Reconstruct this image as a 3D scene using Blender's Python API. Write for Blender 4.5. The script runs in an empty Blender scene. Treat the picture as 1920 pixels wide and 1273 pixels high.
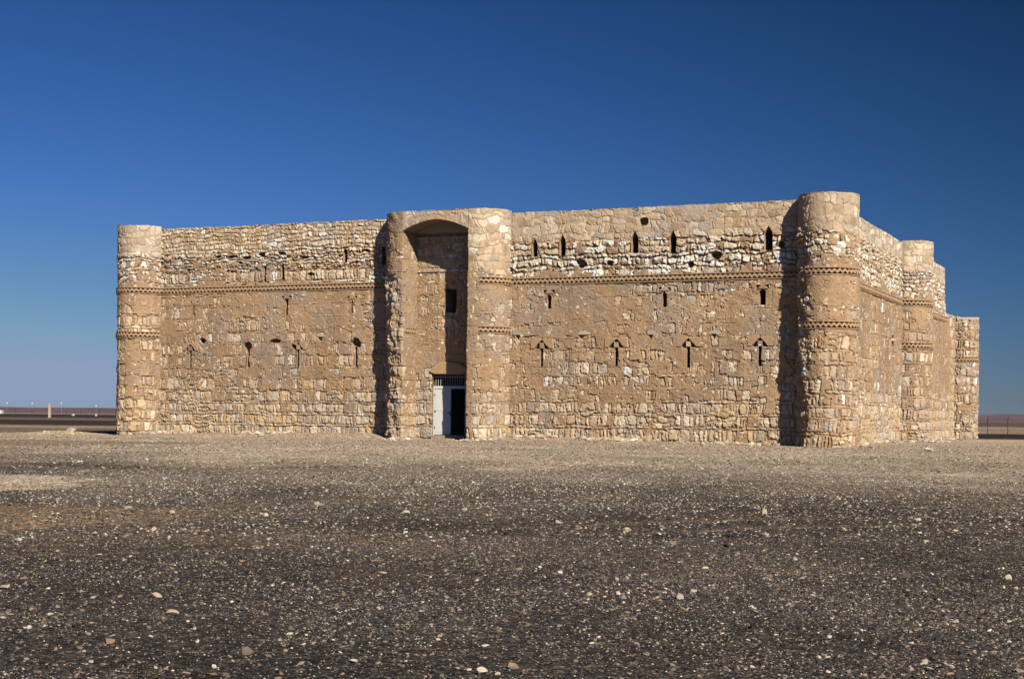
import bpy, math
import numpy as np

scene = bpy.context.scene
col = scene.collection
R = math.radians
rng = np.random.default_rng(7)

# ------------------------------------------------------------------ helpers
def tag(o, label=None, cat=None, group=None, kind=None):
    if label: o['label'] = label
    if cat: o['category'] = cat
    if group: o['group'] = group
    if kind: o['kind'] = kind
    return o

def empty(name, loc=(0, 0, 0), rz=0.0):
    o = bpy.data.objects.new(name, None)
    o.location = loc; o.rotation_euler = (0, 0, rz)
    col.objects.link(o)
    return o

def mesh_obj(name, verts, faces, mat, parent=None, colors=None, smooth=False):
    """verts (n,3); faces: array (m,3|4) or list of index tuples."""
    me = bpy.data.meshes.new(name)
    v = np.ascontiguousarray(np.asarray(verts, dtype=np.float32))
    if isinstance(faces, np.ndarray):
        k = faces.shape[1]
        me.vertices.add(len(v)); me.vertices.foreach_set('co', v.ravel())
        me.loops.add(faces.size); me.loops.foreach_set('vertex_index', np.ascontiguousarray(faces.ravel(), dtype=np.int32))
        me.polygons.add(len(faces))
        me.polygons.foreach_set('loop_start', np.arange(0, faces.size, k, dtype=np.int32))
        me.update(calc_edges=True)
    else:
        me.from_pydata(v.tolist(), [], [tuple(int(i) for i in f) for f in faces])
        me.update()
    if colors is not None:
        a = me.attributes.new('albedo', 'FLOAT_COLOR', 'POINT')
        c = np.ones((len(v), 4), np.float32); c[:, :colors.shape[1]] = colors
        a.data.foreach_set('color', c.ravel())
    me.polygons.foreach_set('use_smooth', np.full(len(me.polygons), smooth, dtype=bool))
    if mat: me.materials.append(mat)
    o = bpy.data.objects.new(name, me)
    col.objects.link(o)
    if parent: o.parent = parent
    return o

class MB:
    def __init__(s): s.v = []; s.f = []
    def add(s, vs, fs):
        n = len(s.v); s.v += [tuple(p) for p in vs]; s.f += [tuple(i + n for i in f) for f in fs]
    def box(s, x0, x1, y0, y1, z0, z1):
        s.add([(x0,y0,z0),(x1,y0,z0),(x1,y1,z0),(x0,y1,z0),(x0,y0,z1),(x1,y0,z1),(x1,y1,z1),(x0,y1,z1)],
              [(0,3,2,1),(4,5,6,7),(0,1,5,4),(1,2,6,5),(2,3,7,6),(3,0,4,7)])
    def tube(s, p, q, r, n=8, r2=None):
        p = np.array(p, float); q = np.array(q, float); d = (q-p)/np.linalg.norm(q-p)
        a = np.cross(d, (0,0,1.0)) if abs(d[2]) < .9 else np.cross(d, (1.0,0,0)); a /= np.linalg.norm(a); b = np.cross(d, a)
        r2 = r if r2 is None else r2
        vs = []
        for c, rr in ((p, r), (q, r2)):
            for i in range(n):
                t = 2*math.pi*i/n; vs.append(c + rr*(math.cos(t)*a + math.sin(t)*b))
        s.add(vs, [(i, (i+1) % n, n+(i+1) % n, n+i) for i in range(n)] + [tuple(range(n-1,-1,-1)), tuple(range(n, 2*n))])
    def build(s, name, mat, parent=None, smooth=False):
        return mesh_obj(name, np.array(s.v), s.f, mat, parent, None, smooth)

# ------------------------------------------------------------------ noise
def h2(ix, iy, seed=0):
    a = (np.asarray(ix).astype(np.int64)*374761393 + np.asarray(iy).astype(np.int64)*668265263 + int(seed)*1442695041) & 0xFFFFFFFF
    a = ((a ^ (a >> 13))*1274126177) & 0xFFFFFFFF
    a = ((a ^ (a >> 16))*2246822519) & 0xFFFFFFFF
    return ((a ^ (a >> 15)) & 0xFFFFFF).astype(np.float64)/float(0xFFFFFF)

def vn(x, y, seed=0):
    x0 = np.floor(x); y0 = np.floor(y); fx = x-x0; fy = y-y0
    fx = fx*fx*(3-2*fx); fy = fy*fy*(3-2*fy)
    a = h2(x0, y0, seed); b = h2(x0+1, y0, seed); c = h2(x0, y0+1, seed); d = h2(x0+1, y0+1, seed)
    return (a*(1-fx)+b*fx)*(1-fy) + (c*(1-fx)+d*fx)*fy

def fbm(x, y, o=3, seed=0):
    t = 0; w = .5; n = 0
    for i in range(o):
        t = t + w*vn(x*2**i + 17.3*i, y*2**i + 9.1*i, seed+i*31); n += w; w *= .5
    return t/n

def sstep(a, b, x):
    t = np.clip((x-a)/(b-a), 0, 1); return t*t*(3-2*t)

# ------------------------------------------------------------------ materials
def new_mat(name, rough=.9, spec=.15):
    m = bpy.data.materials.new(name); m.use_nodes = True
    nt = m.node_tree; b = nt.nodes['Principled BSDF']
    b.inputs['Roughness'].default_value = rough
    b.inputs['Specular IOR Level'].default_value = spec
    return m, nt, b

def attr_mat(name, nscale=22, lo=.78, hi=1.2, bump=.35, dist=.012, rough=.95, spec=.08, bscale=None):
    m, nt, b = new_mat(name, rough, spec)
    N = nt.nodes; L = nt.links
    at = N.new('ShaderNodeAttribute'); at.attribute_name = 'albedo'
    tc = N.new('ShaderNodeTexCoord')
    no = N.new('ShaderNodeTexNoise'); no.inputs['Scale'].default_value = nscale; no.inputs['Detail'].default_value = 6; no.inputs['Roughness'].default_value = .65
    L.new(tc.outputs['Object'], no.inputs['Vector'])
    mr = N.new('ShaderNodeMapRange'); mr.inputs['From Min'].default_value = .3; mr.inputs['From Max'].default_value = .7
    mr.inputs['To Min'].default_value = lo; mr.inputs['To Max'].default_value = hi
    L.new(no.outputs['Fac'], mr.inputs['Value'])
    mx = N.new('ShaderNodeVectorMath'); mx.operation = 'SCALE'
    L.new(at.outputs['Color'], mx.inputs[0]); L.new(mr.outputs['Result'], mx.inputs['Scale'])
    L.new(mx.outputs['Vector'], b.inputs['Base Color'])
    if bump:
        n2 = N.new('ShaderNodeTexNoise'); n2.inputs['Scale'].default_value = bscale or nscale*1.7; n2.inputs['Detail'].default_value = 5
        L.new(tc.outputs['Object'], n2.inputs['Vector'])
        bp = N.new('ShaderNodeBump'); bp.inputs['Strength'].default_value = bump; bp.inputs['Distance'].default_value = dist
        L.new(n2.outputs['Fac'], bp.inputs['Height']); L.new(bp.outputs['Normal'], b.inputs['Normal'])
    return m

def plain_mat(name, rgb, rough=.8, var=.25, scale=8, spec=.15, bump=.2, dist=.01, metallic=0):
    m, nt, b = new_mat(name, rough, spec)
    N = nt.nodes; L = nt.links
    b.inputs['Metallic'].default_value = metallic
    tc = N.new('ShaderNodeTexCoord')
    no = N.new('ShaderNodeTexNoise'); no.inputs['Scale'].default_value = scale; no.inputs['Detail'].default_value = 7; no.inputs['Roughness'].default_value = .62
    L.new(tc.outputs['Object'], no.inputs['Vector'])
    cr = N.new('ShaderNodeValToRGB')
    cr.color_ramp.elements[0].position = .3; cr.color_ramp.elements[1].position = .72
    cr.color_ramp.elements[0].color = (*[c*(1-var) for c in rgb], 1)
    cr.color_ramp.elements[1].color = (*[min(1, c*(1+var)) for c in rgb], 1)
    L.new(no.outputs['Fac'], cr.inputs['Fac']); L.new(cr.outputs['Color'], b.inputs['Base Color'])
    if bump:
        bp = N.new('ShaderNodeBump'); bp.inputs['Strength'].default_value = bump; bp.inputs['Distance'].default_value = dist
        L.new(no.outputs['Fac'], bp.inputs['Height']); L.new(bp.outputs['Normal'], b.inputs['Normal'])
    return m

M_wall = attr_mat('weathered_masonry', 20, .80, 1.18, .4, .012)
M_reveal = plain_mat('reveal_stone', (.46, .30, .18), .95, .25, 14, .08, .4, .02)
M_lintel = plain_mat('lintel_stone', (.50, .32, .165), .9, .18, 9, .1, .3, .02)
M_white = plain_mat('white_paint', (.80, .78, .72), .55, .05, 3, .3, .05, .004)
M_iron = plain_mat('dark_iron', (.03, .028, .026), .6, .3, 20, .4, .1, .003)
M_bar = plain_mat('painted_bars', (.55, .52, .45), .6, .15, 20, .3, .05, .002)
M_step = plain_mat('step_stone', (.42, .32, .22), .95, .22, 10, .08, .4, .02)
M_roof = plain_mat('roof_earth', (.36, .26, .17), .95, .2, 3, .05, .2, .03)
M_pale = plain_mat('pale_limestone', (.54, .475, .37), .9, .30, 9, .1, .5, .02)
M_cream = plain_mat('cream_limestone', (.44, .36, .25), .9, .32, 9, .1, .5, .02)
M_pink = plain_mat('pinkish_stone', (.25, .175, .125), .9, .25, 9, .1, .5, .02)
M_brownst = plain_mat('brown_stone', (.16, .11, .075), .9, .3, 9, .1, .5, .02)
M_postmetal = plain_mat('weathered_steel', (.05, .045, .045), .7, .3, 6, .3, .1, .003)
M_pillar = plain_mat('tan_concrete', (.50, .38, .26), .9, .18, 4, .1, .2, .01)
M_lamp = plain_mat('lamp_housing', (.8, .8, .8), .4, .04, 5, .4, 0)
M_hut = plain_mat('hut_wall', (.75, .72, .66), .8, .08, 2, .1, 0)

# ------------------------------------------------------------------ masonry height field
PAL = {k: np.array(v) for k, v in dict(
    tan=(.57, .43, .28), tan2=(.49, .36, .235), ochre=(.57, .40, .22), grey=(.45, .385, .30), white=(.80, .75, .64),
    cream=(.68, .56, .40), brown=(.38, .255, .165), rust=(.49, .29, .15), orange=(.58, .38, .185)).items()}
MUD = np.array((.425, .280, .163))
GREYMORTAR = np.array((.475, .355, .232))

def layout(S, Z, seed, hmin, hmax, wmin, wmax, warp, seam=0.0, wpow=1.6):
    r = np.random.default_rng(seed)
    n1 = fbm(S*1.1, Z*1.1, 2, seed+1)-.5; n2 = fbm(S*1.7+40, Z*1.7, 2, seed+2)-.5
    n3 = fbm(S*5, Z*5, 2, seed+3)-.5; n4 = fbm(S*5+9, Z*5+3, 2, seed+4)-.5
    n5 = fbm(S*2.6+7, Z*2.6, 2, seed+6)-.5; n6 = fbm(S*2.6, Z*2.6+7, 2, seed+7)-.5
    zw = Z + warp*n1 + warp*.75*n5 + warp*.55*n3
    sw = S + warp*1.3*n2 + warp*1.1*n6 + warp*.7*n4 + (Z % 1)*0
    hs = []; t = 0; k = 0
    while t < 13.2:
        h = r.uniform(hmin, hmax)
        if seam and k % 2: h = r.uniform(seam*.6, seam*1.5)
        hs.append(h); t += h; k += 1
    b = np.concatenate([[0], np.cumsum(hs)])-1.0
    ci = np.clip(np.searchsorted(b, zw, side='right')-1, 0, len(hs)-1)
    hh = np.array(hs)
    smin = sw.min()-2; span = sw.max()-smin+4
    BIG = math.ceil(span)+20
    br = []; ws = []
    for c in range(len(hs)):
        t = -r.uniform(0, wmax); a = []
        thin = seam and c % 2
        while t < span+2:
            w = wmin+(wmax-wmin)*r.random()**wpow
            if thin: w *= 1.6
            elif r.random() < .25: w *= .55
            a.append(t); t += w
        a.append(t)
        br.append(np.array(a)+c*BIG+5)
    allb = np.concatenate(br)
    key = (sw-smin)+ci*BIG+5
    idx = np.clip(np.searchsorted(allb, key, side='right')-1, 0, len(allb)-2)
    left = allb[idx]; right = allb[idx+1]
    w = np.clip(right-left, .02, 3)
    dx = np.minimum(key-left, right-key); zb = b[ci]
    dz = np.minimum(zw-zb, zb+hh[ci]-zw)
    u = np.clip(2*(key-left)/w-1, -1, 1); v = np.clip(2*(zw-zb)/hh[ci]-1, -1, 1)
    rr = np.minimum(.09, .40*np.minimum(w, hh[ci]))
    qx = np.clip(rr-dx, 0, None); qz = np.clip(rr-dz, 0, None)
    d = np.where((qx > 0) & (qz > 0), rr-np.sqrt(qx*qx+qz*qz), np.minimum(dx, dz))
    sc = S + (left+right)/2-key; zc = zb+hh[ci]/2
    return idx+ci*7919, d, u, v, w, hh[ci], sc, zc

def pick(hsh, table):
    ws = np.array([w for _, w in table], float); cs = np.cumsum(ws/ws.sum())
    i = np.clip(np.searchsorted(cs, hsh), 0, len(cs)-1)
    return np.array([PAL[n] for n, _ in table])[i]

T_BASE = [('ochre', 2), ('tan', 4.5), ('cream', 2.4), ('tan2', 3.5), ('grey', 1.4), ('orange', .7)]
T_MID = [('tan', 4), ('tan2', 5), ('cream', 2), ('grey', 1.6), ('ochre', 1.4), ('brown', 1.2), ('white', .4)]
T_WHITE = [('white', 7), ('cream', 3), ('tan', 1), ('brown', 1.6), ('tan2', 1)]
T_REST = [('tan2', 5), ('tan', 3), ('grey', 1.8), ('cream', 2), ('rust', .7), ('brown', 1.2)]
T_CHIP = [('cream', 4), ('white', 1.6), ('tan', 3), ('grey', 1)]
T_RUB = [('cream', 4), ('tan', 2.5), ('tan2', 2), ('brown', 1.8), ('white', 2.6)]
T_CREAM = [('cream', 5), ('tan', 3.5), ('white', 1.2), ('tan2', 2), ('grey', .8)]

def masonry(S, Z, cfg, seed):
    """height (m) and albedo of a mud-rendered rubble wall; S along the wall, Z up."""
    nl = fbm(S*.35+seed, Z*.5, 3, seed+11); nm = fbm(S*1.3, Z*1.6+seed, 3, seed+12)
    nf = fbm(S*7, Z*7, 3, seed+13); nv = vn(S*21, Z*21, seed+14)
    nm2 = fbm(S*2.6+5, Z*3.0, 3, seed+16)
    zz = Z + .35*(nm-.5)
    ip = lambda k: np.interp(zz, *zip(*cfg[k]))
    E = ip('E') - .07*sstep(1.9, 2.6, zz)*sstep(7.5, 7.2, zz) + (cfg['Efun'](S, Z) if 'Efun' in cfg else 0)
    relief = ip('relief')*.82; joint = ip('joint')*.72
    lay = np.interp(zz, *zip(*cfg['lay']))           # 0 courses, 1 rubble, 2 restored
    A = layout(S, Z, seed+1, .40, .52, .11, .46, .085, seam=.10)
    B = layout(S, Z, seed+2, cfg.get('rub', (.13, .32))[0], cfg.get('rub', (.13, .32))[1], *cfg.get('rubw', (.12, .50)), .20)
    C = layout(S, Z, seed+3, .20, .44, .18, .58, .28, wpow=1.0)
    Bs = (lay > .5) & (lay < 1.5) | ((lay <= .5) & (fbm(S*.8, Z*.9, 2, seed+21) > .66))
    Cs = lay >= 1.5
    def sel(i): return np.where(Cs, C[i], np.where(Bs, B[i], A[i]))
    sid = sel(0) + np.where(Cs, 900001, np.where(Bs, 500001, 0))
    d, u, v, w, hh, sc, zc = [sel(i) for i in range(1, 8)]
    r1 = h2(sid, 1, seed); r2 = h2(sid, 2, seed); r3 = h2(sid, 3, seed); r4 = h2(sid, 4, seed); r5 = h2(sid, 5, seed)
    nff = fbm(S*13, Z*13, 2, seed+15)
    d = d + .06*(nf-.5) + .045*(nff-.5)
    # exposure of each stone
    cl = fbm(sc*.55+seed*3, zc*.9, 2, seed+17)
    X = E + .60*(cl-.5) + .80*(r1-.5) + .55*(nm2-.5) + .40*(nf-.5)
    gap = .003+.034*r5*r5
    st = sstep(gap, gap+.028, d)
    S_h = relief*(1.7*(r2-.5)) + relief*1.3*(u*(r3-.5)+v*(r4-.5)) + relief*.45*(1-u*u)*(1-v*v) + (.040*(nf-.5)+.026*(nff-.5))*np.clip(relief/.03, .4, 2)
    bare = -joint*(.55+.9*fbm(S*3, Z*3, 2, seed+23))
    stone_h = bare + (S_h-bare)*st
    Pth = .034 + .030*(nl-.5) + .025*(nm2-.5) + .018*(nf-.5) + .012*(nv-.5) + .010*(nff-.5)
    # horizontal lift lines and cracks in the render
    lift = np.abs(((Z+.10*(nm-.5)) % .62)-.31)
    crack = sstep(.018, .0, lift)*(fbm(S*.9, Z*2.2, 2, seed+25) > .57)
    rid = np.abs(fbm(S*1.9, Z*1.9, 3, seed+27)-.5)
    crack = np.maximum(crack, sstep(.010, .0, rid)*(nl > .42)*.9)
    Pth = Pth - crack*.035
    # shallow flaked patches
    fl = sstep(.56, .585, fbm(S*1.6+3, Z*2.1, 4, seed+29)); Pth = Pth - .018*fl
    ex = sstep(.47, .54, X)
    ex = np.where(cfg.get('noplaster', 0) > .5, 1.0, ex)
    h = Pth + (stone_h-Pth)*ex
    # small chips of stone showing through the render
    cu = S/.17+.8*(nm2-.5); cv = Z/.14+.8*(nf-.5); ci_, cj_ = np.floor(cu), np.floor(cv)
    ch = h2(ci_, cj_, seed+51); cdist = np.hypot(cu-ci_-.5, (cv-cj_-.5))+.5*(nff-.5)
    chip = (ch < .085) & (cdist < .20+2.6*ch) & (ex < .3) & (Z < 9)
    h = np.where(chip, Pth+.012, h)
    # colours
    tb = pick(r3, T_BASE); tm = pick(r3, T_MID); tw = pick(r3, cfg.get('T_white', T_WHITE)); tr = pick(r3, cfg.get('T_top', T_REST))
    k = np.clip((1.9-zz)/.7, 0, 1)[..., None]
    c = tm*(1-k)+tb*k
    tc_ = pick(r3, T_RUB); kw = sstep(8.0, 8.35, zz+.5*(nm2-.5))[..., None]
    c = np.where(Bs[..., None] & (zz > 7)[..., None], tw*(1-kw)+tc_*kw, c)
    c = np.where(((zz > 9.05) & (lay > .5))[..., None], tr, c)
    c = c*(.84+.40*r4)[..., None]*(.84+.36*nf)[..., None]
    c = np.where(Cs[..., None], c*.80+GREYMORTAR*.20, c)
    mort = np.where(Cs[..., None], GREYMORTAR, MUD*.93)*(.86+.28*nm2)[..., None]
    c = mort + (c-mort)*st[..., None]
    mud = MUD*(.80+.34*nl+.22*(nm2-.5)+.22*(nf-.5)+.16*(nv-.5))[..., None]*(1-.10*fl*0-.12*sstep(.55, .75, fbm(S*2.2, Z*.22, 3, seed+33)))[..., None]
    bs = np.clip((1.6-Z)/1.6, 0, 1)[..., None]*.5
    mud = mud*(1-bs) + np.array((.50, .325, .18))*bs*(.85+.3*nm2)[..., None]
    c = mud + (c-mud)*ex[..., None]
    cc_ = pick(h2(ci_, cj_, seed+53), T_CHIP); c = np.where(chip[..., None], cc_*(.85+.3*nf)[..., None], c)
    dust = sstep(.50, .70, fbm(S*.7+8, Z*.7, 3, seed+35))[..., None]*.35
    c = c*(1-dust) + c.mean(-1, keepdims=True)*np.array((1.08, .97, .86))*dust
    h = h + .05*(fbm(S*.25, Z*.3, 2, seed+37)-.5)
    if 'post' in cfg: h, c = cfg['post'](S, Z, h, c, nf)
    return h, np.clip(c, .01, .9)

def inpoly(px, py, poly):
    ins = np.zeros(px.shape, bool); n = len(poly); j = n-1
    for i in range(n):
        xi, yi = poly[i]; xj, yj = poly[j]
        if yi != yj:
            ins ^= ((yi > py) != (yj > py)) & (px < (xj-xi)*(py-yi)/(yj-yi)+xi)
        j = i
    return ins

# ------------------------------------------------------------------ wall paths: arc-length sampled plan curves
def path(points, res, smooth=.05):
    P = np.array(points, float); seg = np.linalg.norm(np.diff(P, axis=0), axis=1)
    cum = np.concatenate([[0], np.cumsum(seg)])
    n = max(2, int(round(cum[-1]/res))+1); s = np.linspace(0, cum[-1], n)
    f = lambda t: np.stack([np.interp(t, cum, P[:, 0]), np.interp(t, cum, P[:, 1])], 1)
    xy = f(s); t = f(np.clip(s+smooth, 0, cum[-1]))-f(np.clip(s-smooth, 0, cum[-1]))
    t /= np.linalg.norm(t, axis=1)[:, None]
    return s, xy, np.stack([t[:, 1], -t[:, 0]], 1)

def arc(cx, cy, r, a0, a1, n=90):
    a = np.radians(np.linspace(a0, a1, n)); return [(cx+r*math.cos(t), cy+r*math.sin(t)) for t in a]

BAND1, BAND2, BH = (7.15, 7.45), (4.93, 5.23), .30
TOP, TTOP, ZB = 10.44, 10.55, -.45

def grid_faces(ns, nz):
    i, j = np.meshgrid(np.arange(ns-1), np.arange(nz-1), indexing='ij')
    a = i*nz+j
    return np.stack([a, a+nz, a+nz+1, a+1], -1)

def wall(name, pts, cfg, seed, parent, res=.027, zres=.027, top=TOP, holes=(), bands=(BAND1,), capin=.7, bottom=None, topfun=None, smooth=.05):
    s, xy, nrm = path(pts, res, smooth)
    zmax = (top if topfun is None else float(topfun(s).max()))
    z = np.arange(ZB if bottom is None else 0, 1, 1) if False else np.linspace(ZB, zmax+.06, int((zmax-ZB)/zres)+2)
    S, Z = np.meshgrid(s, z, indexing='ij')
    tp = np.full(len(s), float(top)) if topfun is None else topfun(s)
    tp = tp + .035*(fbm(s*1.3+seed, s*0, 3, seed)-.5) + .04*(fbm(s*6+seed, s*0, 2, seed+5)-.5)
    Zc = np.minimum(Z, tp[:, None])
    if bottom is not None:
        bt = bottom(s); Zc = np.maximum(Zc, bt[:, None])
    SS = S+seed*37.0
    cf = dict(cfg)
    h, c = masonry_local(S, Zc, cf, seed, SS)
    for (b0, b1) in bands:
        inb = (Zc > b0+.01) & (Zc < b1-.01)
        if 'bandgone' in cfg: inb &= ~cfg['bandgone'](S, Zc)
        h = np.where(inb, -.22, h)
    X = xy[:, 0:1]+nrm[:, 0:1]*h; Y = xy[:, 1:2]+nrm[:, 1:2]*h
    V = np.stack([X, Y, Zc], -1).reshape(-1, 3); C = c.reshape(-1, 3)
    F = grid_faces(len(s), len(z))
    zc = (Z[:-1, :-1]+Z[1:, 1:])/2; sc = (S[:-1, :-1]+S[1:, 1:])/2
    keep = np.minimum(Z[:-1, :-1], Z[1:, :-1]) < np.minimum(tp[:-1], tp[1:])[:, None]
    if bottom is not None: keep &= np.maximum(Z[:-1, 1:], Z[1:, 1:]) > np.maximum(bt[:-1], bt[1:])[:, None]
    for poly in holes: keep &= ~inpoly(sc, zc, poly)
    F = F[keep]
    if capin:                                        # top of the wall, running back over its thickness
        n0 = len(V); jt = len(z)-1
        outer = np.stack([X[:, jt], Y[:, jt], tp], 1)
        inner = np.stack([xy[:, 0]-nrm[:, 0]*capin, xy[:, 1]-nrm[:, 1]*capin, tp], 1)
        low = inner-np.array([0, 0, .9])
        V = np.concatenate([V, outer, inner, low]); cc = np.tile(PAL['cream']*.95, (3*len(s), 1)); C = np.concatenate([C, cc])
        n = len(s); i = np.arange(n-1)
        F = np.concatenate([F, np.stack([n0+i, n0+i+1, n0+n+i+1, n0+n+i], 1), np.stack([n0+n+i, n0+n+i+1, n0+2*n+i+1, n0+2*n+i], 1)])
    used = np.zeros(len(V), bool); used[F.ravel()] = True
    m = np.cumsum(used)-1
    o = mesh_obj(name, V[used], m[F], M_wall, parent, C[used])
    for (b0, b1) in bands:
        zigzag(pts, b0, b1, seed, o, cfg)
    return o

def masonry_local(S, Z, cfg, seed, SS):
    c2 = dict(cfg)
    for k in ('Efun', 'post'):
        if k in cfg:
            f = cfg[k]
            if k == 'Efun': c2[k] = (lambda f: lambda a, b: f(S, b))(f)
            else: c2[k] = (lambda f: lambda a, b, h, c, nf: f(S, b, h, c, nf))(f)
    return masonry(SS, Z, c2, seed)

def zigzag(pts, z0, z1, seed, parent, cfg):
    """projecting course of bricks set as a zigzag: two rows of triangular notches"""
    s, xy, nrm = path(pts, .0179, .05)
    z = np.linspace(z0-.012, z1+.012, 21)
    S, Z = np.meshgrid(s, z, indexing='ij')
    S2 = S+.02*(fbm(S*2.0, Z*0, 2, seed)-.5)
    v = (Z-z0)/(z1-z0); p = .215
    u = (S2/p) % 1; u2 = (S2/p+.5) % 1
    nt = (v > .54) & (v < .90) & (np.abs(u-.5) < .52*(v-.54)/.36)
    nb = (v > .10) & (v < .46) & (np.abs(u2-.5) < .52*(.46-v)/.36)
    r = fbm(S*9, Z*9, 2, seed+3)
    h = .055+.018*(r-.5)-.13*(nt | nb)
    if 'bandgone' in cfg:
        g = cfg['bandgone'](S, Z)
    else: g = np.zeros(S.shape, bool)
    F = grid_faces(len(s), len(z))[~(g[:-1, :-1] & g[1:, 1:])]
    if not len(F): return None
    X = xy[:, 0:1]+nrm[:, 0:1]*h; Y = xy[:, 1:2]+nrm[:, 1:2]*h
    c = MUD*(.88+.34*r)[..., None]*1.04
    return mesh_obj('zigzag_band', np.stack([X, Y, Z], -1).reshape(-1, 3), F, M_wall, parent, c.reshape(-1, 3))

def recess(name, poly, frame, depth, parent, mat=None, d0=.0, grow=.015):
    """reveal of an opening: poly in wall coordinates, frame = (origin xy, tangent, inward)"""
    (ox, oy), (tx, ty), (ix, iy) = frame
    P = np.array(poly); c = P.mean(0); P = c+(P-c)*(1+grow/np.abs(P-c).max())
    n = len(P); vs = []
    for dd in (d0, depth):
        for (a, z) in P: vs.append((ox+tx*a+ix*dd, oy+ty*a+iy*dd, z))
    fs = [(i, n+i, n+(i+1) % n, (i+1) % n) for i in range(n)]+[tuple(range(n, 2*n))]
    return mesh_obj(name, np.array(vs), fs, mat or M_reveal, parent)

# ------------------------------------------------------------------ the castle
castle = empty('desert_castle')
tag(castle, 'weathered square mud-and-stone desert castle with round corner towers and tall arched gateway', 'castle')

def poly_gothic(x, zb, zt, w):
    return [(x-w/2, zb), (x+w/2, zb), (x+w/2, zt-.32), (x+w*.24, zt-.15), (x, zt), (x-w*.24, zt-.15), (x-w/2, zt-.32)]
def poly_slit(x, zb, zt, w):
    return [(x-w/2, zb), (x+w/2, zb), (x+w/2*.9, zt), (x-w/2*.9, zt)]
def poly_point(x, zb, zt, w):
    return [(x-w/2, zb), (x+w/2, zb), (x+w/2, zt-.12), (x, zt), (x-w/2, zt-.12)]

def carve(features):
    """hoods, notches and knocked-out holes as shallow reliefs of the wall face"""
    def post(S, Z, h, c, nf):
        for kind, x, z, a in features:
            jit = .03*(nf-.5)
            if kind == 'hood':            # triangular notch with a block left standing in it, and a thin raised outline
                hw, hgt = a
                t = (Z-z)/hgt
                inside = (t > 0) & (t < 1) & (np.abs(S-x)+jit*.6 < hw*(1-t))
                block = (np.abs(S-x) < .105) & (t < .66)
                h = np.where(inside & ~block, -.26, np.where(inside & block, .03, h))
                rim = (t > 1.0) & (t < 1.3) & (np.abs(S-x-.06*(t-1)) < .022)
                h = np.where(rim & ~inside, h-.05, h)
                foot = (np.abs(Z-z+.01) < .022) & (np.abs(S-x)+.3*(nf-.5) < hw*1.5) & ~inside
                h = np.where(foot, h-.04, h)
                plain = (np.abs(S-x) < hw*1.5) & (t > 0) & (t < 1.1) & ~inside & ~rim
                h = np.where(plain, .05+.01*(nf-.5), h)
                c = np.where(plain[..., None], MUD*(.9+.2*nf)[..., None], c)
            elif kind == 'tee':           # flat-topped hood over a pointed window
                hw, hgt = a
                inside = (np.abs(Z-z) < hgt/2) & (np.abs(S-x) < hw)
                t = np.clip((Z-z+hgt/2)/hgt, 0, 1)
                wedge = np.abs(S-x) < (.09+.155*(1-t))
                h = np.where(inside & ~wedge, -.15, np.where(inside & wedge, .045, h))
            elif kind == 'tri':           # small inverted triangular vent
                hw, hgt = a
                t = (z+hgt/2-Z)/hgt
                inside = (t > 0) & (t < 1) & (np.abs(S-x)+jit < hw*(1-t*.78))
                h = np.where(inside, -.13, h)
                slab = (Z > z+hgt/2) & (((S-x-.04)/.24)**2+((Z-z-hgt/2)/.20)**2+1.6*(nf-.5) < 1)
                h = np.where(slab, .02+.01*nf, h); c = np.where(slab[..., None], PAL['grey']*(.85+.3*nf)[..., None], c)
            elif kind == 'hole':
                rx, rz = a
                q = ((S-x)/rx)**2+((Z-z)/rz)**2+1.1*(fbm(S*5, Z*5, 2, 5)-.5)
                h = np.where(q < 1, h-.34*np.clip((1.25-q)*3, 0, 1), h)
                c = np.where((q < 1)[..., None], MUD*.8*(.8+.4*nf)[..., None], c)
        return h, c
    return post

# --- front wall, right of the gate (s = x - 20.2)
xr = 20.25
gothic = [(21.65, 8.40, 9.28, .29), (23.0, 8.43, 9.40, .31), (26.43, 8.40, 9.42, .34), (28.19, 8.38, 9.38, .34), (32.44, 8.36, 9.40, .38)]
pw = [(22.38, 6.06, 6.72, .22), (27.83, 6.02, 6.72, .22), (32.21, 6.02, 6.74, .30)]
ar = [(22.04, 3.44, 4.26), (25.62, 3.46, 4.28), (28.94, 3.38, 4.27), (32.12, 3.42, 4.27)]
feats = [('hood', x-xr, z+.0, (.36, .38)) for x, _, z in ar] + [('tee', x-xr, 6.80, (.27, .15)) for x, *_ in pw]
feats += [('tri', x-xr, z, (.12, .22)) for x, z in ((20.86, 4.76), (23.95, 4.74), (27.21, 4.72), (30.09, 4.70))]
feats += [('hole', 23.91-xr, 8.02, (.26, .20)), ('hole', 30.17-xr, 8.23, (.24, .16)), ('hole', 26.86-xr, 9.80, (.22, .17)), ('hole', 26.42-xr, 10.36, (.14, .10)),
          ('hole', 25.3-xr, 8.03, (.16, .10)), ('hole', 29.0-xr, 7.85, (.16, .12)), ('hole', 33.0-xr, 8.6, (.15, .15))]
holesR = [poly_gothic(x-xr, b, t, w) for x, b, t, w in gothic]+[poly_point(x-xr, b, t, w) for x, b, t, w in pw]+[poly_slit(x-xr, b, t, .17) for x, b, t in ar]
cfgR = dict(
    E=[(-1, .98), (.4, .90), (1.65, .80), (2.0, .50), (3.0, .47), (4.0, .45), (5.0, .42), (5.3, .30), (6.3, .29), (6.6, .42), (7.0, .40), (7.2, .25), (7.5, .42), (7.75, .9), (9.0, 1.2), (11, 1.4)],
    rub=(.19, .40), rubw=(.18, .66), relief=[(-1, .046), (1.7, .042), (2.2, .036), (7.2, .036), (7.7, .062), (8.95, .065), (9.12, .020), (11, .018)],
    joint=[(-1, .060), (1.8, .055), (2.2, .048), (7.2, .048), (7.7, .10), (8.95, .10), (9.12, .022), (11, .018)],
    lay=[(-1, 0), (7.45, 0), (7.46, 1), (9.05, 1), (9.06, 2), (12, 2)],
    post=carve(feats))
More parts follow.
